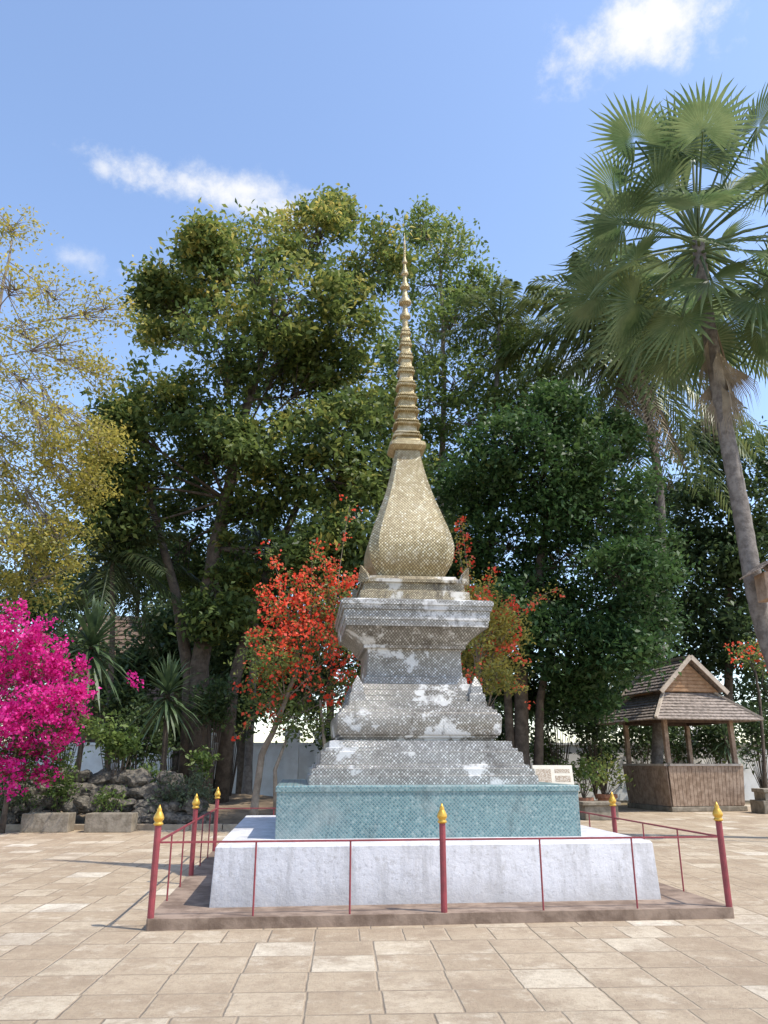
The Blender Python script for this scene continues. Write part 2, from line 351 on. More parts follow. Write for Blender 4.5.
p4=profile([(625.5,72),(620,72.5),(619.5,73.5),(610,73.5),(609.5,75.5),(605,75.8),(604.5,77),(600,77),(599,74)],1,p3[-1][1]); part('cornice',p4,M_grey)
p5=profile([(598,56.5),(591,55),(590.5,51),(583,50.5),(582,53),(579,53),(578.5,45),(576,43)],1,p4[-1][1]); part('upper_steps',p5,M_dgold)
p6=profile([(574.5,32.5),(570,36.5),(563,40.3),(554,42.6),(546,43.2),(541,42.8),(530,39.6),(516,33.8),(502,27.8),(490,23),(478,19),(467,15.8),(457,13.4),(450,12.2)],.92,p5[-1][1])
part('bell',refine(p6,3),M_bell,rk=.20,k=1,sharp=R(20))
sp=[(449.5,13.5),(448.5,16.5),(446.5,18.3),(443,18),(441.5,14),(439.5,12.8)]
st=[438,426,413,400,387,373,359,346,335,327]; n=len(st)-1
hh=[11.6-(11.6-3.5)*(438-y)/111 for y in st]
for i in range(n):
    y0,y1,h0,h1=st[i],st[i+1],hh[i],hh[i+1]; d=y0-y1
    sp+=[(y0,h0),(y0-.6,h0*1.22),(y0-2.2,h0*1.27),(y0-2.9,h0*.98),(y0-3.8,h0*.94),(y0-4.3,h0*1.09),(y0-5.6,h0*1.09),(y0-6.1,h0*.88),(y0-d*.85,h1*.90),(y1+.5,h1*.88)]
prs=profile(sp,.6,p6[-1][1]); m=MB(); m.loft([rrect(w,w*.3,z,2) for w,z in prs]); m.build('spire',M_gold,stupa,O,sharp=R(30))
fp=profile([(327,3.2),(320,2.6),(318,5.4),(316,5.6),(313,3.2),(306,2.2),(304,6.2),(302,6.4),(298,3.4),(290,2.0),(288.5,5.0),(287,5.0),(283,2.6),(276,1.6),(274.8,3.8),(273.4,3.8),(270,2.0),(264,1.3),(263,2.7),(262,2.7),(259,1.4),(254,1.0),(248,1.4),(242,.9),(233,.2)],.0,prs[-1][1])
m=MB(); m.lathe(fp,14); m.build('finial',M_gold,stupa,O,sharp=R(40))
def leafpiece(name,mat,w5,z5,sc,lean):
    for sx,sy in ((1,1),(-1,1),(-1,-1),(1,-1)):
        m=MB(); d=Vector((sx,sy,0)).normalized(); t=Vector((-d.y,d.x,0)); c=Vector((sx*w5,sy*w5,z5))
        pts=[(-.08,0),(-.10,.05),(-.07,.13),(0,.24),(.07,.13),(.10,.05),(.08,0)]
        fr=[c+t*a*sc+d*(.03+lean*h*h)+Vector((0,0,h*sc)) for a,h in pts]; bk_=[p-d*.05 for p in fr]
        n=len(pts); m.add(fr+bk_,[tuple(range(n)),tuple(range(2*n-1,n-1,-1))]+[(i,(i+1)%n,n+(i+1)%n,n+i) for i in range(n)])
        m.build(name,mat,stupa,O)
leafpiece('antefix',M_dgold,p5[4][0]*.95,p5[4][1]-.01,1.,1.2)
for sx,sy in ((1,1),(-1,1),(-1,-1),(1,-1)):
    m=MB(); z0=p3[1][1]-.005; wc=p3[1][0]-.13
    m.loft([[(sx*wc+a*q,sy*wc+b*q,z0+h) for a,b in ((-1,-1),(1,-1),(1,1),(-1,1))] for q,h in ((.115,0),(.11,.10),(.085,.12),(.075,.22),(.03,.31),(.004,.36))])
    m.build('corner_piece',M_grey,stupa,O)

# ---------------------------------------------------------------- railing
rail=thing('railing','low red metal railing with gold bud finials around the stupa platform','railing',(CX,CY,.11),ROT)
E=3.055
posts=[(-E,-E),(-.07,-E),(E,-E),(E,0),(E,E),(0,E),(-E,E),(-E,0)]
m=MB(); m.lathe([(.034,0),(.034,.86)],12)
pm=m.build('post',M_red,rail,smooth=False); m=MB()
m.lathe([(.034,.861),(.050,.87),(.050,.885),(.038,.895),(.041,.905),(.053,.92),(.055,.94),(.046,.965),(.033,.99),(.024,1.005),(.027,1.015),(.016,1.035),(.004,1.065)],14)
fi=m.build('finial',M_finial,pm,smooth=True)
for i,(x,y) in enumerate(posts):
    if i:
        o=pm.copy(); COL.objects.link(o); o.parent=rail; f=fi.copy(); COL.objects.link(f); f.parent=o
    else: o=pm
    o.location=(x,y,0)
m=MB(); m.lathe([(.010,0),(.010,.69)],8); sm=m.build('stake',M_red,rail); first=True
for i in range(8):
    a=Vector((*posts[i],0)); b=Vector((*posts[(i+1)%8],0))
    for t in (.34,.67):
        o=sm if first else sm.copy()
        if not first: COL.objects.link(o); o.parent=rail
        first=False; o.location=a.lerp(b,t)
    d=(b-a).normalized()*.03; m=MB(); m.bar(a+d+Vector((0,0,.70)),b-d+Vector((0,0,.70)),.026,.018); m.build('rail',M_red,rail)

# ---------------------------------------------------------------- pavilion
def slope(m,e0,e1,t0,t1,n,th=.05):
    e0,e1,t0,t1=map(Vector,(e0,e1,t0,t1)); nrm=(e1-e0).cross(t0-e0).normalized()
    if nrm.z<0: nrm=-nrm
    for i in range(n):
        a,b=i/n,min(1,(i+1.25)/n)
        q=[e0.lerp(t0,a)+nrm*th,e1.lerp(t1,a)+nrm*th,e1.lerp(t1,b)+nrm*.012,e0.lerp(t0,b)+nrm*.012]
        l=[e0.lerp(t0,a),e1.lerp(t1,a),e1.lerp(t1,b)-nrm*.01,e0.lerp(t0,b)-nrm*.01]
        m.add(q+l,[(0,1,2,3),(7,6,5,4),(0,4,5,1),(1,5,6,2),(2,6,7,3),(3,7,4,0)])
FLx,FLy=9.43,27.6; pc=Vector((FLx+1.5*math.cos(ROT)-1.5*math.sin(ROT)-.05,FLy+1.5*math.sin(ROT)+1.5*math.cos(ROT),0))
pav=thing('wooden_pavilion','small open wooden pavilion with plank sides and two tier tiled gable roof','pavilion',pc,R(13))
m=MB(); m.box((0,0,.08),(2.9,2.9,.16)); m.build('floor_slab',M_trough,pav,bevel=.02)
for sx,sy in ((-1,-1),(1,-1),(1,1),(-1,1)):
    m=MB(); m.box((sx*1.3,sy*1.3,1.6),(.15,.15,2.88)); m.build('post',M_wood,pav,bevel=.01)
for k in range(4):
    m=MB(); a=k*math.pi/2; ca,sa=math.cos(a),math.sin(a)
    def w(x,y,z): return (x*ca-y*sa,x*sa+y*ca,z)
    n=20
    for i in range(n):
        u0=-1+2*(i+.05)/n; u1=-1+2*(i+.95)/n; b0,b1=1.37,1.45
        q=[w(u0*b0,-b0-.05,.18),w(u1*b0,-b0-.05,.18),w(u1*b1,-b1-.05,1.46),w(u0*b1,-b1-.05,1.46)]
        q2=[w(u0*b0,-b0-.015,.18),w(u1*b0,-b0-.015,.18),w(u1*b1,-b1-.015,1.46),w(u0*b1,-b1-.015,1.46)]
        m.add(q+q2,[(0,1,2,3),(7,6,5,4),(0,4,5,1),(1,5,6,2),(2,6,7,3),(3,7,4,0)])
    m.build('railing_panel',M_wood,pav)
    m=MB(); m.box(w(0,-1.47,1.50),(2.8,.13,.075),a); m.build('top_rail',M_barge,pav)
    m=MB(); m.box(w(0,-1.3,2.98),(2.44,.12,.14),a); m.build('beam',M_darkwood,pav)
m=MB(); e,t,ze,zt2=2.08,1.0,2.96,3.95
for (a,b) in (((-1,-1),(1,-1)),((1,-1),(1,1)),((1,1),(-1,1)),((-1,1),(-1,-1))):
    slope(m,(a[0]*e,a[1]*e,ze),(b[0]*e,b[1]*e,ze),(a[0]*t,a[1]*t,zt2),(b[0]*t,b[1]*t,zt2),9)
m.build('skirt_roof',M_tile,pav)
for sx,sy in ((-1,-1),(1,-1),(1,1),(-1,1)):
    m=MB(); m.bar((sx*e,sy*e,ze+.07),(sx*t,sy*t,zt2+.07),.1,.07); m.build('hip_ridge',M_barge,pav)
m=MB(); zr=5.15; ge=3.98
for s in (-1,1): slope(m,(s*1.28,-1.35,ge),(s*1.28,1.35,ge),(0,-1.35,zr),(0,1.35,zr),9)
m.build('gable_roof',M_tile,pav)
for yy in (-1.1,1.1):
    m=MB(); m.add([(-1.16,yy,ge),(1.16,yy,ge),(0,yy,zr-.12),(-1.16,yy+.05,ge),(1.16,yy+.05,ge),(0,yy+.05,zr-.12)],[(0,1,2),(5,4,3),(0,3,4,1),(1,4,5,2),(2,5,3,0)])
    for i in range(7): m.box((0,yy+(-.015 if yy<0 else .065),ge+.07+i*.13),(2.05-i*.29,.025,.09))
    m.build('gable_panel',M_gable,pav)
    m=MB(); q=-1.38 if yy<0 else 1.38
    for s in (-1,1): m.bar((s*1.34,q,ge-.04),(0,q,zr+.06),.05,.15)
    m.build('bargeboard',M_barge,pav)
m=MB(); m.box((0,0,zr+.06),(.16,2.7,.09)); m.build('ridge_cap',M_barge,pav)

p=P(776,800,27.0); m=MB()
m.box((p.x,27,.2),(1.3,1.0,.4)); m.box((p.x,27.05,.52),(1.0,.8,.24)); m.box((p.x,27.05,.70),(1.1,.9,.12))
tag(m.build('stone_pedestal',M_trough,bevel=.02),'low brown stone pedestal at the right edge beside the pavilion','pedestal')

# ---------------------------------------------------------------- walls and temple hall
bw=thing('boundary_wall','long low whitewashed boundary wall behind the trees','wall',(0,36,0))
m=MB(); m.box((2,0,1.15),(64,.3,2.3)); m.build('wall_face',M_wall,bw)
m=MB(); m.box((2,0,2.36),(64.2,.46,.12)); m.build('coping',M_wall,bw,bevel=.02)
for i,px in enumerate((205,292,322,690)):
    p=P(px,740,35.6); m=MB(); m.box((p.x,-.3,1.35),(.62,.62,2.7)); m.box((p.x,-.3,2.77),(.8,.8,.14)); m.loft([[(p.x+a*q,-.3+b*q,z) for a,b in ((-1,-1),(1,-1),(1,1),(-1,1))] for q,z in ((.3,2.84),(.3,2.95),(.02,3.25))]); m.build('pier',M_wall,bw)
a=P(150,700,40); hall=thing('temple_hall','dark timber hall with brown tiled roof behind the left trees','building',(a.x,42,0),R(8))
m=MB(); m.box((0,0,2.3),(8,5,4.6)); m.build('wall',M_darkwood,hall)
m=MB()
for s in (-1,1): slope(m,(-4.8,s*3.4,4.4),(4.8,s*3.4,4.4),(-4.4,0,9.0),(4.4,0,9.0),18,.07)
m.build('roof',M_tile2,hall)
m=MB(); m.box((0,0,9.05),(9.0,.25,.2)); m.build('ridge_cap',M_tile,hall)
for x in (-2.5,0,2.5):
    m=MB(); m.box((x,-2.52,2.3),(1.1,.06,1.8)); f=m.build('window',M_wood,hall)
    m=MB(); m.box((x,-2.56,2.3),(.9,.03,1.6)); m.build('shutter',M_darkwood,f)

# ---------------------------------------------------------------- trees
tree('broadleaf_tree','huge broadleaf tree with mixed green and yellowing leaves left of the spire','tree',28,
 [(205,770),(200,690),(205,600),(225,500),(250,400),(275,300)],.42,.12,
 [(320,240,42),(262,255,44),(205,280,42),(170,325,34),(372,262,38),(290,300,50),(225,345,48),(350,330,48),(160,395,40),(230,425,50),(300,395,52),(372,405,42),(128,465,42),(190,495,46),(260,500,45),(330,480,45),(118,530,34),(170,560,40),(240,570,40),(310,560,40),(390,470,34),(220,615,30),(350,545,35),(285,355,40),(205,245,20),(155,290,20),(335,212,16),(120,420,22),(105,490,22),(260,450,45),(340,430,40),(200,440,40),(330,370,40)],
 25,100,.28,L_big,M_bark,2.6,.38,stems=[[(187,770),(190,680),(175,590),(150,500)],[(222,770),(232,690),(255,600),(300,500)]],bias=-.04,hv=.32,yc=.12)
tree('slender_tree','tall slender tree with light leaves directly behind the gold spire','tree',33,
 [(440,770),(440,620),(440,500),(445,380),(440,260)],.26,.06,
 [(420,228,18),(445,250,26),(430,285,34),(475,290,24),(455,320,36),(500,335,28),(520,355,26),(425,345,36),(480,370,36),(430,405,38),(470,425,36),(510,395,30),(420,460,36),(460,480,34),(410,520,34),(400,360,26),(400,430,28),(455,380,34),(540,375,20),(525,405,26)],
 17,66,.26,L_light,M_barkpale,2,.4,bias=-.12,yc=.1)
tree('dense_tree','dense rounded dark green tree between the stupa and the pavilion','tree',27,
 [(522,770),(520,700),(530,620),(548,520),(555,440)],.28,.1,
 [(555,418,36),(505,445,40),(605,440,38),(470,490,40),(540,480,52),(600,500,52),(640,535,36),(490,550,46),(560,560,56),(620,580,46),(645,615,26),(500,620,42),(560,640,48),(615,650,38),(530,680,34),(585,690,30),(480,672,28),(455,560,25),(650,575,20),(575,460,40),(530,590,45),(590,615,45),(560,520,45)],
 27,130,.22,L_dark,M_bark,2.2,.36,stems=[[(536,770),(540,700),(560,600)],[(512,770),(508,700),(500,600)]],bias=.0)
tree('yellowing_tree','half bare tree with yellow leaves at the left edge','tree',22,
 [(-50,770),(-45,600),(-30,450),(-5,330),(12,240)],.18,.03,
 [(10,225,26),(15,290,38),(55,300,34),(60,345,40),(105,310,28),(30,385,42),(95,375,28),(20,450,44),(70,430,36),(40,520,40),(5,545,40),(80,490,30),(-20,350,40),(-20,480,40),(-10,600,40),(45,420,40),(65,470,35),(20,500,40),(40,580,36),(95,440,26),(60,540,30),(30,340,36)],
 28,32,.145,L_yellow,M_barkpale,1.8,.26,twig=.013,bias=.0,dens=lambda x,y:.55 if y<360 else (1.0 if y<440 else 1.15))
gb='dark background trees behind the courtyard wall'
for (Y,path,lobes,lab) in [
 (40,[(20,770),(25,650),(30,560)],[(10,600,40),(60,610,36),(30,650,45),(75,650,28),(-20,640,40),(5,690,40),(60,690,40),(40,560,34)],'dark background tree behind the pink bougainvillea'),
 (44,[(132,770),(135,680),(140,560)],[(110,575,34),(150,580,34),(185,590,30),(85,590,24),(140,545,28),(160,560,30),(210,600,28)],'dark background tree rising behind the brown tiled hall'),
 (35,[(180,770),(178,690),(175,640)],[(180,640,22),(150,665,22),(190,670,24),(120,680,20),(165,625,14)],'low dark tree partly hiding the brown tiled roof'),
 (34,[(245,770),(242,680),(245,600)],[(250,600,30),(228,640,28),(265,650,34),(240,690,30),(280,690,26),(290,620,30),(245,560,34),(300,570,34)],'dark background tree just right of the broadleaf tree trunks'),
 (41,[(330,770),(330,680),(335,540)],[(280,640,40),(330,610,42),(380,600,40),(350,660,42),(300,690,35),(400,660,36),(380,700,30),(255,660,28),(340,560,40),(390,540,40),(320,520,36),(370,490,36)],'dark background tree behind the red bougainvillea left of the stupa'),
 (43,[(455,770),(455,680),(455,560)],[(440,600,38),(470,640,38),(430,660,38),(460,700,34),(500,710,30),(430,550,34),(450,500,34)],'dark background tree directly behind the stupa neck'),
 (40,[(650,770),(655,680),(660,560)],[(650,560,32),(690,590,36),(660,640,36),(640,690,36),(700,650,36),(680,700,36),(600,710,30),(650,500,26),(690,540,30)],'dark background tree between the rounded tree and the pavilion roof'),
 (38,[(725,770),(728,620),(730,500)],[(700,440,30),(740,460,36),(700,500,36),(760,520,38),(720,560,40),(770,590,40),(750,640,38),(710,620,36),(790,470,36),(770,700,36),(740,550,36)],'tall dark background tree behind the right fan palm')]:
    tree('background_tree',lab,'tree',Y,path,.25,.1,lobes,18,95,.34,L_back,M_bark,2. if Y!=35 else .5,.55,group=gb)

# ---------------------------------------------------------------- bougainvilleas
tree('pink_bougainvillea','bougainvillea covered in bright magenta flowers at the left edge','bush',19.6,
 [(10,770),(15,750),(20,700)],.06,.03,
 [(10,640,26),(42,660,28),(72,692,22),(25,690,34),(60,725,24),(10,735,34),(45,760,22),(5,770,30),(84,730,14),(25,780,26),(60,768,18),(-30,690,36),(-25,750,36)],13,36,.11,L_shrub,M_bark,.7,.16,
 flowers=[(5,636,26,900),(36,645,26,900),(58,668,24,800),(80,692,18,400),(20,670,36,1300),(48,705,30,1000),(8,710,36,1200),(25,745,30,800),(65,735,20,360),(0,765,26,500),(42,770,20,300),(134,682,7,48),(84,665,8,64),(-25,670,36,1000),(-25,730,34,800),(78,712,14,160),(16,614,12,140),(15,785,16,120)],fm=L_pink,fs=.085,twig=.007)
tree('red_bougainvillea','bougainvillea with orange red flowers left behind the stupa','bush',20.5,
 [(252,800),(262,755),(280,715),(300,660)],.10,.05,
 [(300,625,34),(330,600,26),(280,655,32),(340,645,32),(312,690,32),(268,700,20),(350,690,26),(345,610,22),(300,725,20),(265,660,20),(345,720,20),(360,620,20)],14,40,.12,L_light,M_barkpale,1.0,.22,
 flowers=[(300,600,34,240),(278,612,30,170),(322,632,40,320),(350,612,30,220),(292,645,36,260),(345,582,26,110),(300,665,36,210),(340,665,36,220),(262,640,20,60),(255,690,14,42),(330,700,28,110),(305,610,38,260),(360,640,24,120),(275,715,12,42)],fm=L_red,fs=.088,twig=.008,stems=[[(278,800),(275,770),(290,730)],[(325,800),(325,750),(320,700)]],bias=-.05,fclump=6,
 sprays=[(300,680,268,550,100),(305,680,287,572,130),(310,670,312,548,90),(330,650,350,505,80),(300,660,250,640,110),(300,670,244,690,90),(320,660,300,580,170),(325,660,330,570,160),(330,660,352,580,150),(310,680,262,595,150),(310,690,255,665,110),(340,680,368,605,140),(300,690,240,735,60),(335,660,322,555,90)])
tree('red_bougainvillea','bougainvillea with yellowish leaves and scattered red flowers right behind the stupa','bush',20.5,
 [(470,800),(475,740),(478,680)],.08,.04,
 [(480,640,28),(500,655,20),(488,615,22),(470,670,24),(495,680,18),(470,600,14),(505,630,18)],15,46,.12,L_yellow,M_barkpale,.8,.22,
 flowers=[(505,612,16,66),(478,650,26,90),(512,650,14,48),(470,680,18,54),(480,605,15,48),(495,640,20,60)],fm=L_red,fs=.088,twig=.008,bias=.0,fclump=6,
 sprays=[(478,670,461,520,110),(480,670,455,535,60),(482,670,512,605,120),(485,670,520,640,90),(480,670,492,570,70),(485,670,560,590,20),(485,690,524,690,60),(475,670,470,590,90)])
tree('red_bougainvillea','small orange red bougainvillea above the pavilion roof at the right edge','bush',33,
 [(762,770),(760,700),(755,670)],.08,.04,
 [(750,655,18),(765,660,18),(775,645,18)],10,30,.16,L_light,M_bark,.6,.25,
 flowers=[(745,650,18,42),(762,655,18,48),(735,660,10,18),(770,640,16,48)],fm=L_red,fs=.12,twig=.012,fclump=6)

# ---------------------------------------------------------------- palms
def trunk_mb(pts,r0,r1):
    m=MB(); fine=[]; n=len(pts)-1
    for i in range(n):
        p0=pts[max(i-1,0)];p1=pts[i];p2=pts[i+1];p3=pts[min(i+2,n)]
        for q in range(12):
            t=q/12; fine.append(.5*((2*p1)+(p2-p0)*t+(2*p0-5*p1+4*p2-p3)*t*t+(3*p1-p0-3*p2+p3)*t**3))
    fine.append(pts[-1]); N=len(fine)
    m.tube(fine,[(r0+(r1-r0)*i/(N-1))*(1.03 if i%2 else .98)*(1+.5*max(0,1-i/4)) for i in range(N)],12); return m
def fan(m,o,az,el,pet,R_,dead=False):
    d=Vector((math.cos(az)*math.cos(el),math.sin(az)*math.cos(el),math.sin(el)))
    pts=[o+d*pet*t+Vector((0,0,-.16*pet*t*t)) for t in (0,.25,.5,.75,1)]
    m.tube(pts,[.05,.04,.035,.03,.025],5)
    h=pts[-1]; f=(pts[-1]-pts[-2]).normalized(); up=Vector((0,0,1))
    s=f.cross(up)
    s=s.normalized() if s.length>.05 else Vector((-math.sin(az),math.cos(az),0))
    rl=random.uniform(-.8,.8); s=(Matrix.Rotation(rl,3,f)@s); n=s.cross(f).normalized()
    ns=32; span=R(132) if not dead else R(38)
    for i in range(ns):
        a=-span+2*span*i/(ns-1); L=R_*(.78+.22*math.cos(a*.7))*random.uniform(.9,1.06)
        dd=f*math.cos(a)+s*math.sin(a); e=(s*math.cos(a)-f*math.sin(a))
        w=L*.47*math.tan(span/(ns-1))*1.05; fold=.16*L*abs(math.sin(a))
        b=h+dd*.05; mid=h+dd*L*.47+n*(fold*.55)+Vector((0,0,-.02*L)); tip=h+dd*L*(.8 if dead else .98)+n*fold*.6+Vector((0,0,-(.4 if dead else random.uniform(.03,.2))*L))
        q3=h+dd*L*.74+n*fold*.65+Vector((0,0,-.06*L))
        m.add([b,mid-e*w,mid+n*w*.55,mid+e*w,q3-e*w*.58,q3+n*w*.3,q3+e*w*.58,tip],[(0,1,2),(0,2,3),(1,4,5,2),(2,5,6,3),(4,7,5),(5,7,6)])
Y=18.; cen=P(698,240,Y)
base=Vector((P(850,830,Y).x,Y,0)); fp_=thing('fan_palm','tall fan palm with big round leaves and leaning grey trunk on the right','palm tree',base)
trunk_mb([base,P(803,730,Y),P(762,620,Y),P(741,510,Y),P(722,410,Y),P(706,310,Y),cen],.24,.17).build('trunk',M_palmtrunk,fp_,base,True)
for i in range(48):
    el=R(86)-R(146)*(i/47)**.95; az=i*2.39996+random.uniform(-.2,.2)
    m=MB(); fan(m,cen+Vector((0,0,.3-.02*i)),az,el,random.uniform(1.6,2.5)*(1.5 if el>R(35) else (1.2 if el>R(-20) else 1.05)),random.uniform(1.5,1.85)); m.build('frond',L_fan,fp_,base)
for i in range(8):
    m=MB(); fan(m,cen+Vector((0,0,-2.1-.25*(i%4))),i*2.4,R(random.uniform(-86,-78)),random.uniform(.8,1.7),1.35,True); m.build('dead_frond',L_dead,fp_,base)
def pinnate(m,o,az,el,L,g=.45,ll=.2,n=40,wd=1.):
    d=Vector((math.cos(az)*math.cos(el),math.sin(az)*math.cos(el),math.sin(el)))
    pt=lambda t:o+d*L*t+Vector((0,0,-g*L*t*t))
    pts=[pt(i/8) for i in range(9)]; m.tube(pts,[.05*(1-.85*i/8) for i in range(9)],4)
    for i in range(n):
        t=.14+.86*i/(n-1); p=pt(t); tg=(pt(min(t+.02,1.05))-pt(t-.02)).normalized(); s=tg.cross(Vector((0,0,1)))
        s=s.normalized() if s.length>.05 else Vector((1,0,0))
        ln=L*ll*(.45+.75*math.sin(math.pi*min(1,t*.9+.08)))
        for q in (-1,1):
            dd=(s*q*.8+tg*.6+Vector((0,0,random.uniform(-.45,.05)))).normalized()
            w=tg*.034*wd*L/4; mid=p+dd*ln*.5; tip=p+dd*ln+Vector((0,0,-ln*.3))
            m.add([p,mid-w,tip,mid+w],[(0,1,2,3)])
def coco(name,label,Y,cpx,path,r,n,L,elmin,dead=0,mat=L_coco,wd=1.,bark=M_palmtrunk):
    cen=P(*cpx,Y); base=Vector((P(*path[0],Y).x,Y,0)); root=thing(name,label,'palm tree',base)
    trunk_mb([base]+[P(*q,Y) for q in path[1:]]+[cen],r,r*.7).build('trunk',bark,root,base,True)
    for i in range(n):
        el=R(80)-(R(80)-elmin)*(i/(n-1)); m=MB(); pinnate(m,cen,i*2.39996+.4,el,L*random.uniform(.85,1.1),wd=wd); m.build('frond',mat,root,base)
    for i in range(dead):
        m=MB(); pinnate(m,cen+Vector((0,0,-.6)),i*2.4,R(random.uniform(-84,-70)),L*random.uniform(.6,1.1),.1,.09,30,1.3); m.build('dead_frond',L_dead,root,base)
coco('feather_palm','feather leaved palm with a skirt of dead fronds left of the fan palm',30,(626,330),[(652,770),(660,640),(660,500),(645,400)],.22,48,6.2,R(-55),18,wd=1.5)
coco('feather_palm','far feather leaved palm whose fronds rise above the slender tree',32,(500,325),[(490,770),(492,500)],.14,18,3.8,R(0),0,wd=1.3)
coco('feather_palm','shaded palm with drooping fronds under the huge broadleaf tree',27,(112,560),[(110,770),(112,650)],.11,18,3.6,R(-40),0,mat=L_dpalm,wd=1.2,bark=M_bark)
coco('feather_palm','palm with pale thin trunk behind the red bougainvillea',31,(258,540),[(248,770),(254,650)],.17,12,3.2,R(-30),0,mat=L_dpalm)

# ---------------------------------------------------------------- sword-leaved plants
def sword(name,label,px,py,Y,n,Lpx):
    c=P(px,py,Y); L=Lpx/F*depth(c); base=Vector((c.x,Y,.2)); root=thing(name,label,'plant',base)
    m=MB(); m.tube([base,base.lerp(c,.5)+Vector((.06,0,0)),c],[.09,.08,.07],8); m.build('stem',M_bark,root,base,True)
    m=MB()
    for i in range(n):
        az=i*2.39996; el=R(85)-R(140)*(i/n)**.9; d=Vector((math.cos(az)*math.cos(el),math.sin(az)*math.cos(el),math.sin(el)))
        s=Vector((-math.sin(az),math.cos(az),0)); l=L*random.uniform(.8,1.1); w=.042*L/1.2
        o=c+Vector((0,0,-.4*i/n))
        p1=o+d*l*.35; p2=o+d*l*.72+Vector((0,0,-.06*l)); p3=o+d*l+Vector((0,0,-.2*l))
        m.add([o-s*w*.6,o+s*w*.6,p1+s*w,p1-s*w,p2+s*w*.8,p2-s*w*.8,p3],[(0,1,2,3),(3,2,4,5),(5,4,6)])
    m.build('leaf_rosette',L_sword,root,base); return root
sword('yucca_plant','spiky sword leaved plant on a stem right of the pink bougainvillea',168,688,22.6,110,46)
sword('yucca_plant','taller spiky plant rising behind the pink bougainvillea',92,640,24,110,58)
sword('yucca_plant','spiky plant standing near the white wall right of the stupa',725,735,33,50,26)

# ---------------------------------------------------------------- shrubs
def shrub(name,label,px,py,r,Y,mat,ncl=16,nl=40,ls=.1,sig=.12,group=None,cat='shrub',z0=.15):
    c=P(px,py,Y); rr=r/F*depth(c); base=Vector((c.x,Y,z0)); root=thing(name,label,cat,base,0,group)
    m=MB();C=[];S=[];T=[]
    for i in range(ncl):
        d=Vector(rng.normal(size=3)).normalized(); q=c+Vector((d.x,d.y*.7,d.z*.9))*rr*random.uniform(.3,1)
        q.z=max(q.z,z0+.05)
        m.tube([base,base.lerp(q,.55)+Vector((0,0,.1*rr)),q],[.018,.012,.006],4)
        C.append(rng.normal(size=(nl,3))*sig+np.array(q)); S.append(ls*rng.uniform(.6,1.4,nl)); T.append(np.clip(rng.normal(.45+random.uniform(-.2,.2),.15,nl),0,1))
    m.build('stems',M_bark,root,base); leaves('foliage',np.concatenate(C),np.concatenate(S),np.concatenate(T),mat,root,base); return root
for px,py,r,Y,mat,ncl,nl,ls,sig,lab in [
 (118,740,24,21.6,L_shrub,20,44,.16,.13,'bright green leafy shrub between the magenta flowers and the spiky plant'),
 (182,798,32,21.2,L_sage,32,60,.09,.12,'grey green bushy shrub at the paving edge near the back left railing post'),
 (58,792,18,20.9,L_shrub,14,34,.1,.12,'small green shrub above the left stone trough'),
 (110,800,16,20.9,L_shrub,12,34,.1,.12,'small green shrub above the right stone trough'),
 (8,800,20,20.9,L_sage,14,34,.1,.12,'low green plant in the far left corner of the bed'),
 (150,775,14,21.9,L_shrub,12,30,.12,.12,'small green shrub on the rockery left of the grey green shrub'),
 (205,765,16,22.5,L_shrub,12,30,.14,.12,'small leafy shrub behind the grey green shrub'),
 (175,725,30,28.6,L_back,26,70,.2,.24,'dark green shrub behind the broadleaf tree trunks at left'),
 (215,700,26,26.5,L_back,22,60,.18,.2,'dark green shrub in front of the broadleaf tree trunks'),
 (235,705,26,30,L_back,24,60,.2,.24,'dark green shrub right of the broadleaf tree trunks'),
 (70,720,34,26,L_back,26,70,.18,.22,'dark green shrub between the hall and the taller spiky plant'),
 (140,738,30,25,L_back,26,70,.17,.22,'dark green shrub left of the spiky sword leaved plant'),
 (130,705,26,27,L_back,24,60,.2,.2,'dark tall shrub below the shaded palm'),
 (30,715,34,27,L_back,26,60,.2,.25,'dark shrub behind the magenta flowers at the far left'),
 (640,735,28,34,L_back,24,60,.2,.24,'dark shrub in front of the white wall below the dense tree'),
 (590,720,30,33,L_back,24,60,.2,.26,'dark shrub right below the rounded dark tree'),
 (555,705,30,33,L_back,26,60,.2,.26,'dark shrub behind the trunks of the rounded dark tree'),
 (545,748,22,34,L_shrub,20,60,.18,.24,'green shrub at the wall foot behind the information board'),
 (600,752,22,34,L_back,20,60,.18,.24,'dark shrub at the wall foot behind the potted plants'),
 (715,740,30,34,L_back,26,64,.2,.26,'dark shrub behind the pavilion at its right'),
 (755,730,30,34.5,L_back,26,64,.2,.26,'dark shrub at the right edge behind the pavilion corner'),
 (500,745,30,30,L_back,26,60,.18,.24,'dark shrub below the right bougainvillea behind the stupa'),
 (340,735,26,31,L_back,24,60,.18,.24,'dark shrub behind the stupa left side below the red flowers'),
 (672,740,26,34.5,L_back,24,60,.2,.24,'dark shrub seen through the pavilion')]:
    shrub('leafy_shrub',lab,px,py,r,Y,mat,ncl,nl,ls,sig)

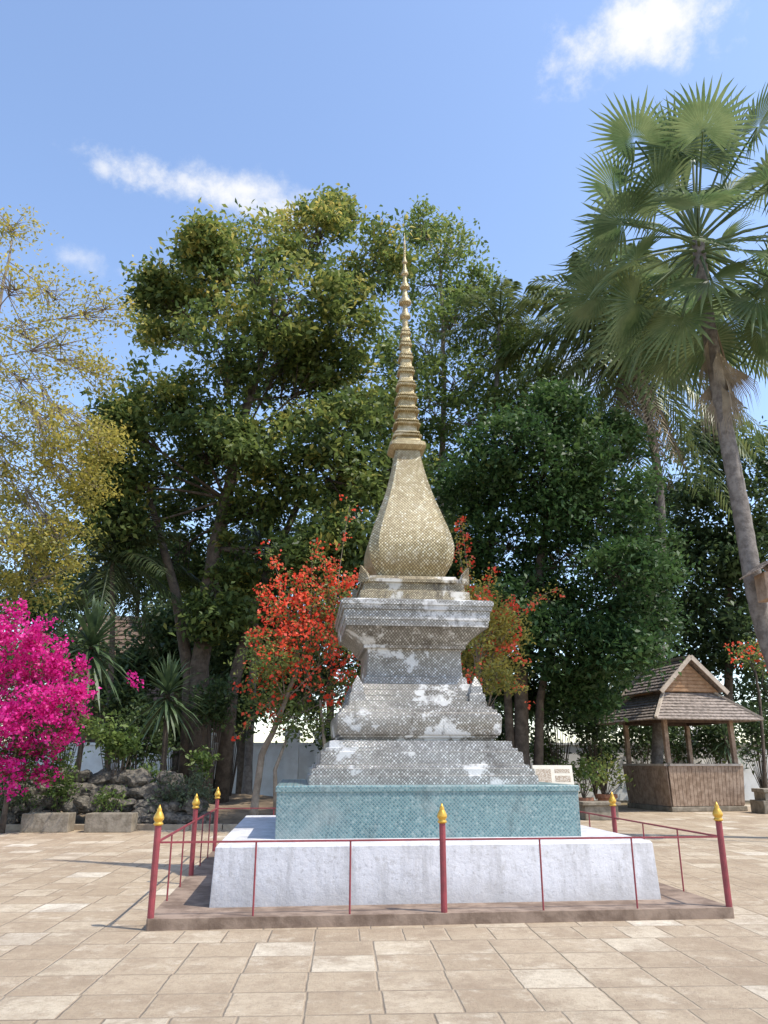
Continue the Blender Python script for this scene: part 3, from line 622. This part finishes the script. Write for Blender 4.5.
def pot(label,px,Y,r,h,mat):
    x=P(px,790,Y).x; root=thing('potted_plant',label,'potted plant',(x,Y,0),0)
    m=MB(); m.lathe([(r*.65,0),(r*.95,h*.75),(r*1.08,h*.78),(r*1.08,h),(r*.9,h),(r*.85,h*.9)],16); m.build('pot',M_terra,root,smooth=False)
    C=[];S=[];T=[]; m=MB()
    for i in range(12):
        q=Vector((random.gauss(0,r*.9),random.gauss(0,r*.9),h+random.uniform(.3,1.1)))
        m.tube([(0,0,h*.85),q*.6+Vector((0,0,.3*h)),q],[.012,.01,.006],4)
        C.append(rng.normal(size=(26,3))*.14+np.array(q)); S.append(.17*rng.uniform(.6,1.3,26)); T.append(np.clip(rng.normal(.55,.2,26),0,1))
    m.build('stems',M_bark,root); leaves('foliage',np.concatenate(C),np.concatenate(S),np.concatenate(T),mat,root,(0,0,0))
pot('potted leafy plant just right of the information board',583,26.5,.3,.5,L_shrub)
pot('potted leafy plant close to the left side of the pavilion',606,28.,.34,.55,L_light)
pot('potted plant farthest left, behind the information board',558,29.,.3,.5,L_shrub)

for px,lab in ((48,'left of two square stone troughs below the pink bougainvillea'),(111,'right of two square stone troughs below the pink bougainvillea')):
    x=P(px,825,20.0).x; root=thing('stone_trough',lab,'planter',(x,20.0,0),R(2),'stone troughs at the paving edge')
    m=MB(); w,d,h=1.12,.5,.42
    m.box((0,-d/2+.04,h/2),(w,.08,h)); m.box((0,d/2-.04,h/2),(w,.08,h)); m.box((-w/2+.04,0,h/2),(.08,d-.162,h)); m.box((w/2-.04,0,h/2),(.08,d-.162,h))
    m.build('trough',M_trough,root,bevel=.015)
    m=MB(); m.box((0,0,.17),(w-.17,d-.17,.33)); m.build('soil',M_soil,root)
x=P(597,790,24).x; root=thing('stone_trough','pale stone trough standing right behind the stupa platform','planter',(x,24,0),ROT)
m=MB(); m.box((0,0,.2),(1.0,.5,.4)); m.box((0,0,.45),(1.15,.62,.1)); m.build('trough',M_trough,root,bevel=.02)

p=P(553,775,17.5); root=thing('information_board','beige slanted information board beside the right end of the teal plinth','sign',(p.x,17.5,0),R(-6))
m=MB(); zc=p.z
for s in (-.3,.3): m.box((s,.06,(zc-.14)/2),(.05,.05,zc-.14))
m.build('stand',M_wood,root)
def brd(x0,x1,t0,t1,off,th):
    A=Vector((0,-.12,zc-.2)); B=Vector((0,.10,zc+.2)); nr=Vector((0,-.4,.22)).normalized()
    a=A.lerp(B,t0)+nr*off; b=A.lerp(B,t1)+nr*off
    q=[a+Vector((x0,0,0)),a+Vector((x1,0,0)),b+Vector((x1,0,0)),b+Vector((x0,0,0))]
    m=MB(); m.add(q+[v-nr*th for v in q],[(0,1,2,3),(7,6,5,4),(0,4,5,1),(1,5,6,2),(2,6,7,3),(3,7,4,0)]); return m
brd(-.42,.42,0,1,0,.02).build('panel',M_board,root)
brd(-.36,-.04,.14,.80,.004,.003).build('printed_picture',M_print,root)
brd(.04,.36,.60,.80,.004,.003).build('printed_block',M_print,root)
brd(.04,.36,.16,.46,.004,.003).build('printed_block',M_print,root)

x=P(775,580,17).x; zz=P(775,580,17).z; root=thing('garden_lamp','small roofed lamp on a pole at the right edge of the photo','lamp',(x,17.2,0))
m=MB(); m.lathe([(.05,0),(.045,zz-.45)],10); m.build('pole',M_metal,root)
m=MB(); m.box((0,0,zz-.12),(.5,.5,.62)); m.build('housing',M_wood,root,bevel=.02)
m=MB()
for s in (-1,1): slope(m,(s*.48,-.48,zz+.15),(s*.48,.48,zz+.15),(0,-.48,zz+.5),(0,.48,zz+.5),4,.03)
m.build('roof',M_tile,root)

def rock_mesh(i):
    bm=bmesh.new(); bmesh.ops.create_icosphere(bm,subdivisions=3,radius=1)
    sd=Vector((i*7.3,i*3.1,i*5.7))
    for v in bm.verts:
        d=mnoise.noise(v.co*1.1+sd)*.45+mnoise.noise(v.co*2.9+sd)*.16; v.co*=1+d
        v.co.z*=.72
    me=bpy.data.meshes.new('rock'); bm.to_mesh(me); bm.free(); me.materials.append(M_rock); return me
rm=[rock_mesh(i) for i in range(6)]; n=0
for row in range(4):
    for i in range(15-row):
        px=-15+i*15.5+row*6+random.uniform(-5,5)
        if 75<px<95 and row==0: continue
        Yr=21.0+row*.22; x=P(px,800,Yr).x
        o=bpy.data.objects.new('rock',rm[n%6]); COL.objects.link(o); s=random.uniform(.24,.36)
        o.location=(x,Yr+random.uniform(-.1,.1),.2+row*.33+random.uniform(-.05,.05)); o.scale=(s*1.2,s,s*random.uniform(.8,1.1)); o.rotation_euler=(random.uniform(-.3,.3),random.uniform(-.3,.3),random.uniform(0,6))
        tag(o,'dark rough rock in the low rockery below the pink bougainvillea','rock','rocks of the rockery'); n+=1

# ---------------------------------------------------------------- light and sky
EL,AZ=R(58),R(112)
sv=Vector((math.sin(AZ)*math.cos(EL),math.cos(AZ)*math.cos(EL),math.sin(EL)))
ld=bpy.data.lights.new('sun','SUN'); ld.energy=5.0; ld.angle=R(.5); ld.color=(1,.95,.85)
lo=bpy.data.objects.new('sun',ld); COL.objects.link(lo); lo.rotation_euler=sv.to_track_quat('Z','Y').to_euler(); lo.location=(20,-5,40)
w=bpy.data.worlds.new('World'); scene.world=w; w.use_nodes=True; nt=w.node_tree; nt.nodes.clear()
g=NG.__new__(NG); g.t=nt
sky=g.n('ShaderNodeTexSky',sky_type='NISHITA'); sky.sun_disc=False; sky.sun_elevation=EL; sky.sun_rotation=AZ; sky.air_density=1.; sky.dust_density=.6; sky.ozone_density=1.5
gen=g.n('ShaderNodeTexCoord').outputs['Generated']
skc=g.mix(1.,sky.outputs[0],(2.2,2.12,2.1,1),'MULTIPLY')
bg=g.n('ShaderNodeBackground',{'Strength':.15}); g.t.links.new(skc,bg.inputs[0])
bc=g.n('ShaderNodeBackground',{'Color':(1,1,1,1),'Strength':1.05})
def vdot(v):
    nd=g.n('ShaderNodeVectorMath',operation='DOT_PRODUCT'); g.set(nd.inputs[0],gen); nd.inputs[1].default_value=v; return nd.outputs['Value']
def cloud(px,py,wx,wy,ns,lo_,hi_,tilt=0,amp=2.6,top=1.):
    d=(P(px,py,10)-Vector((0,0,H))).normalized(); r=d.cross(Vector((0,0,1))).normalized(); u=r.cross(d).normalized()
    c_,s_=math.cos(tilt),math.sin(tilt); r,u=r*c_+u*s_,u*c_-r*s_
    a=g.math('DIVIDE',vdot(tuple(r)),wx/F); b=g.math('DIVIDE',vdot(tuple(u)),wy/F)
    e=g.math('SQRT',g.math('ADD',g.math('MULTIPLY',a,a),g.math('MULTIPLY',b,b)))
    nz=g.noise(ns,9,.66,gen)
    v=g.math('ADD',g.math('SUBTRACT',1.,e),g.math('MULTIPLY',g.math('SUBTRACT',nz,.5),amp))
    return g.math('MULTIPLY',g.smap(v,lo_,hi_,0.,top),g.smap(vdot(tuple(d)),.5,.6))
cl=cloud(648,28,96,44,10,.05,.95,amp=2.8)
for a in ((210,190,125,22,17,-.05,1.0,R(-4),2.4,.95),(245,190,60,22,14,-.1,1.0,0,2.4,.95),(105,168,16,14,20,.2,1.4,0,2.6,.7),(75,258,30,20,16,.2,1.5,0,2.8,.6),(130,275,24,10,18,.3,1.6,0,2.8,.5),(310,192,22,9,20,.3,1.4,0,2.6,.6),(560,385,60,30,9,.1,1.4,0,2.6,.8)):
    cl=g.math('MAXIMUM',cl,cloud(*a))
mx=g.n('ShaderNodeMixShader'); g.set(mx.inputs[0],cl); g.t.links.new(bg.outputs[0],mx.inputs[1]); g.t.links.new(bc.outputs[0],mx.inputs[2])
ow=g.n('ShaderNodeOutputWorld'); g.t.links.new(mx.outputs[0],ow.inputs[0])

cam=bpy.data.cameras.new('camera'); co=bpy.data.objects.new('camera',cam); COL.objects.link(co)
co.location=(0,0,H); co.rotation_euler=(R(90)+TH,0,0); cam.sensor_fit='VERTICAL'; cam.sensor_height=36; cam.lens=36*F/1024; cam.clip_end=2000; cam.clip_start=.05
scene.camera=co
scene.view_settings.view_transform='Standard'; scene.view_settings.look='None'; scene.view_settings.exposure=0
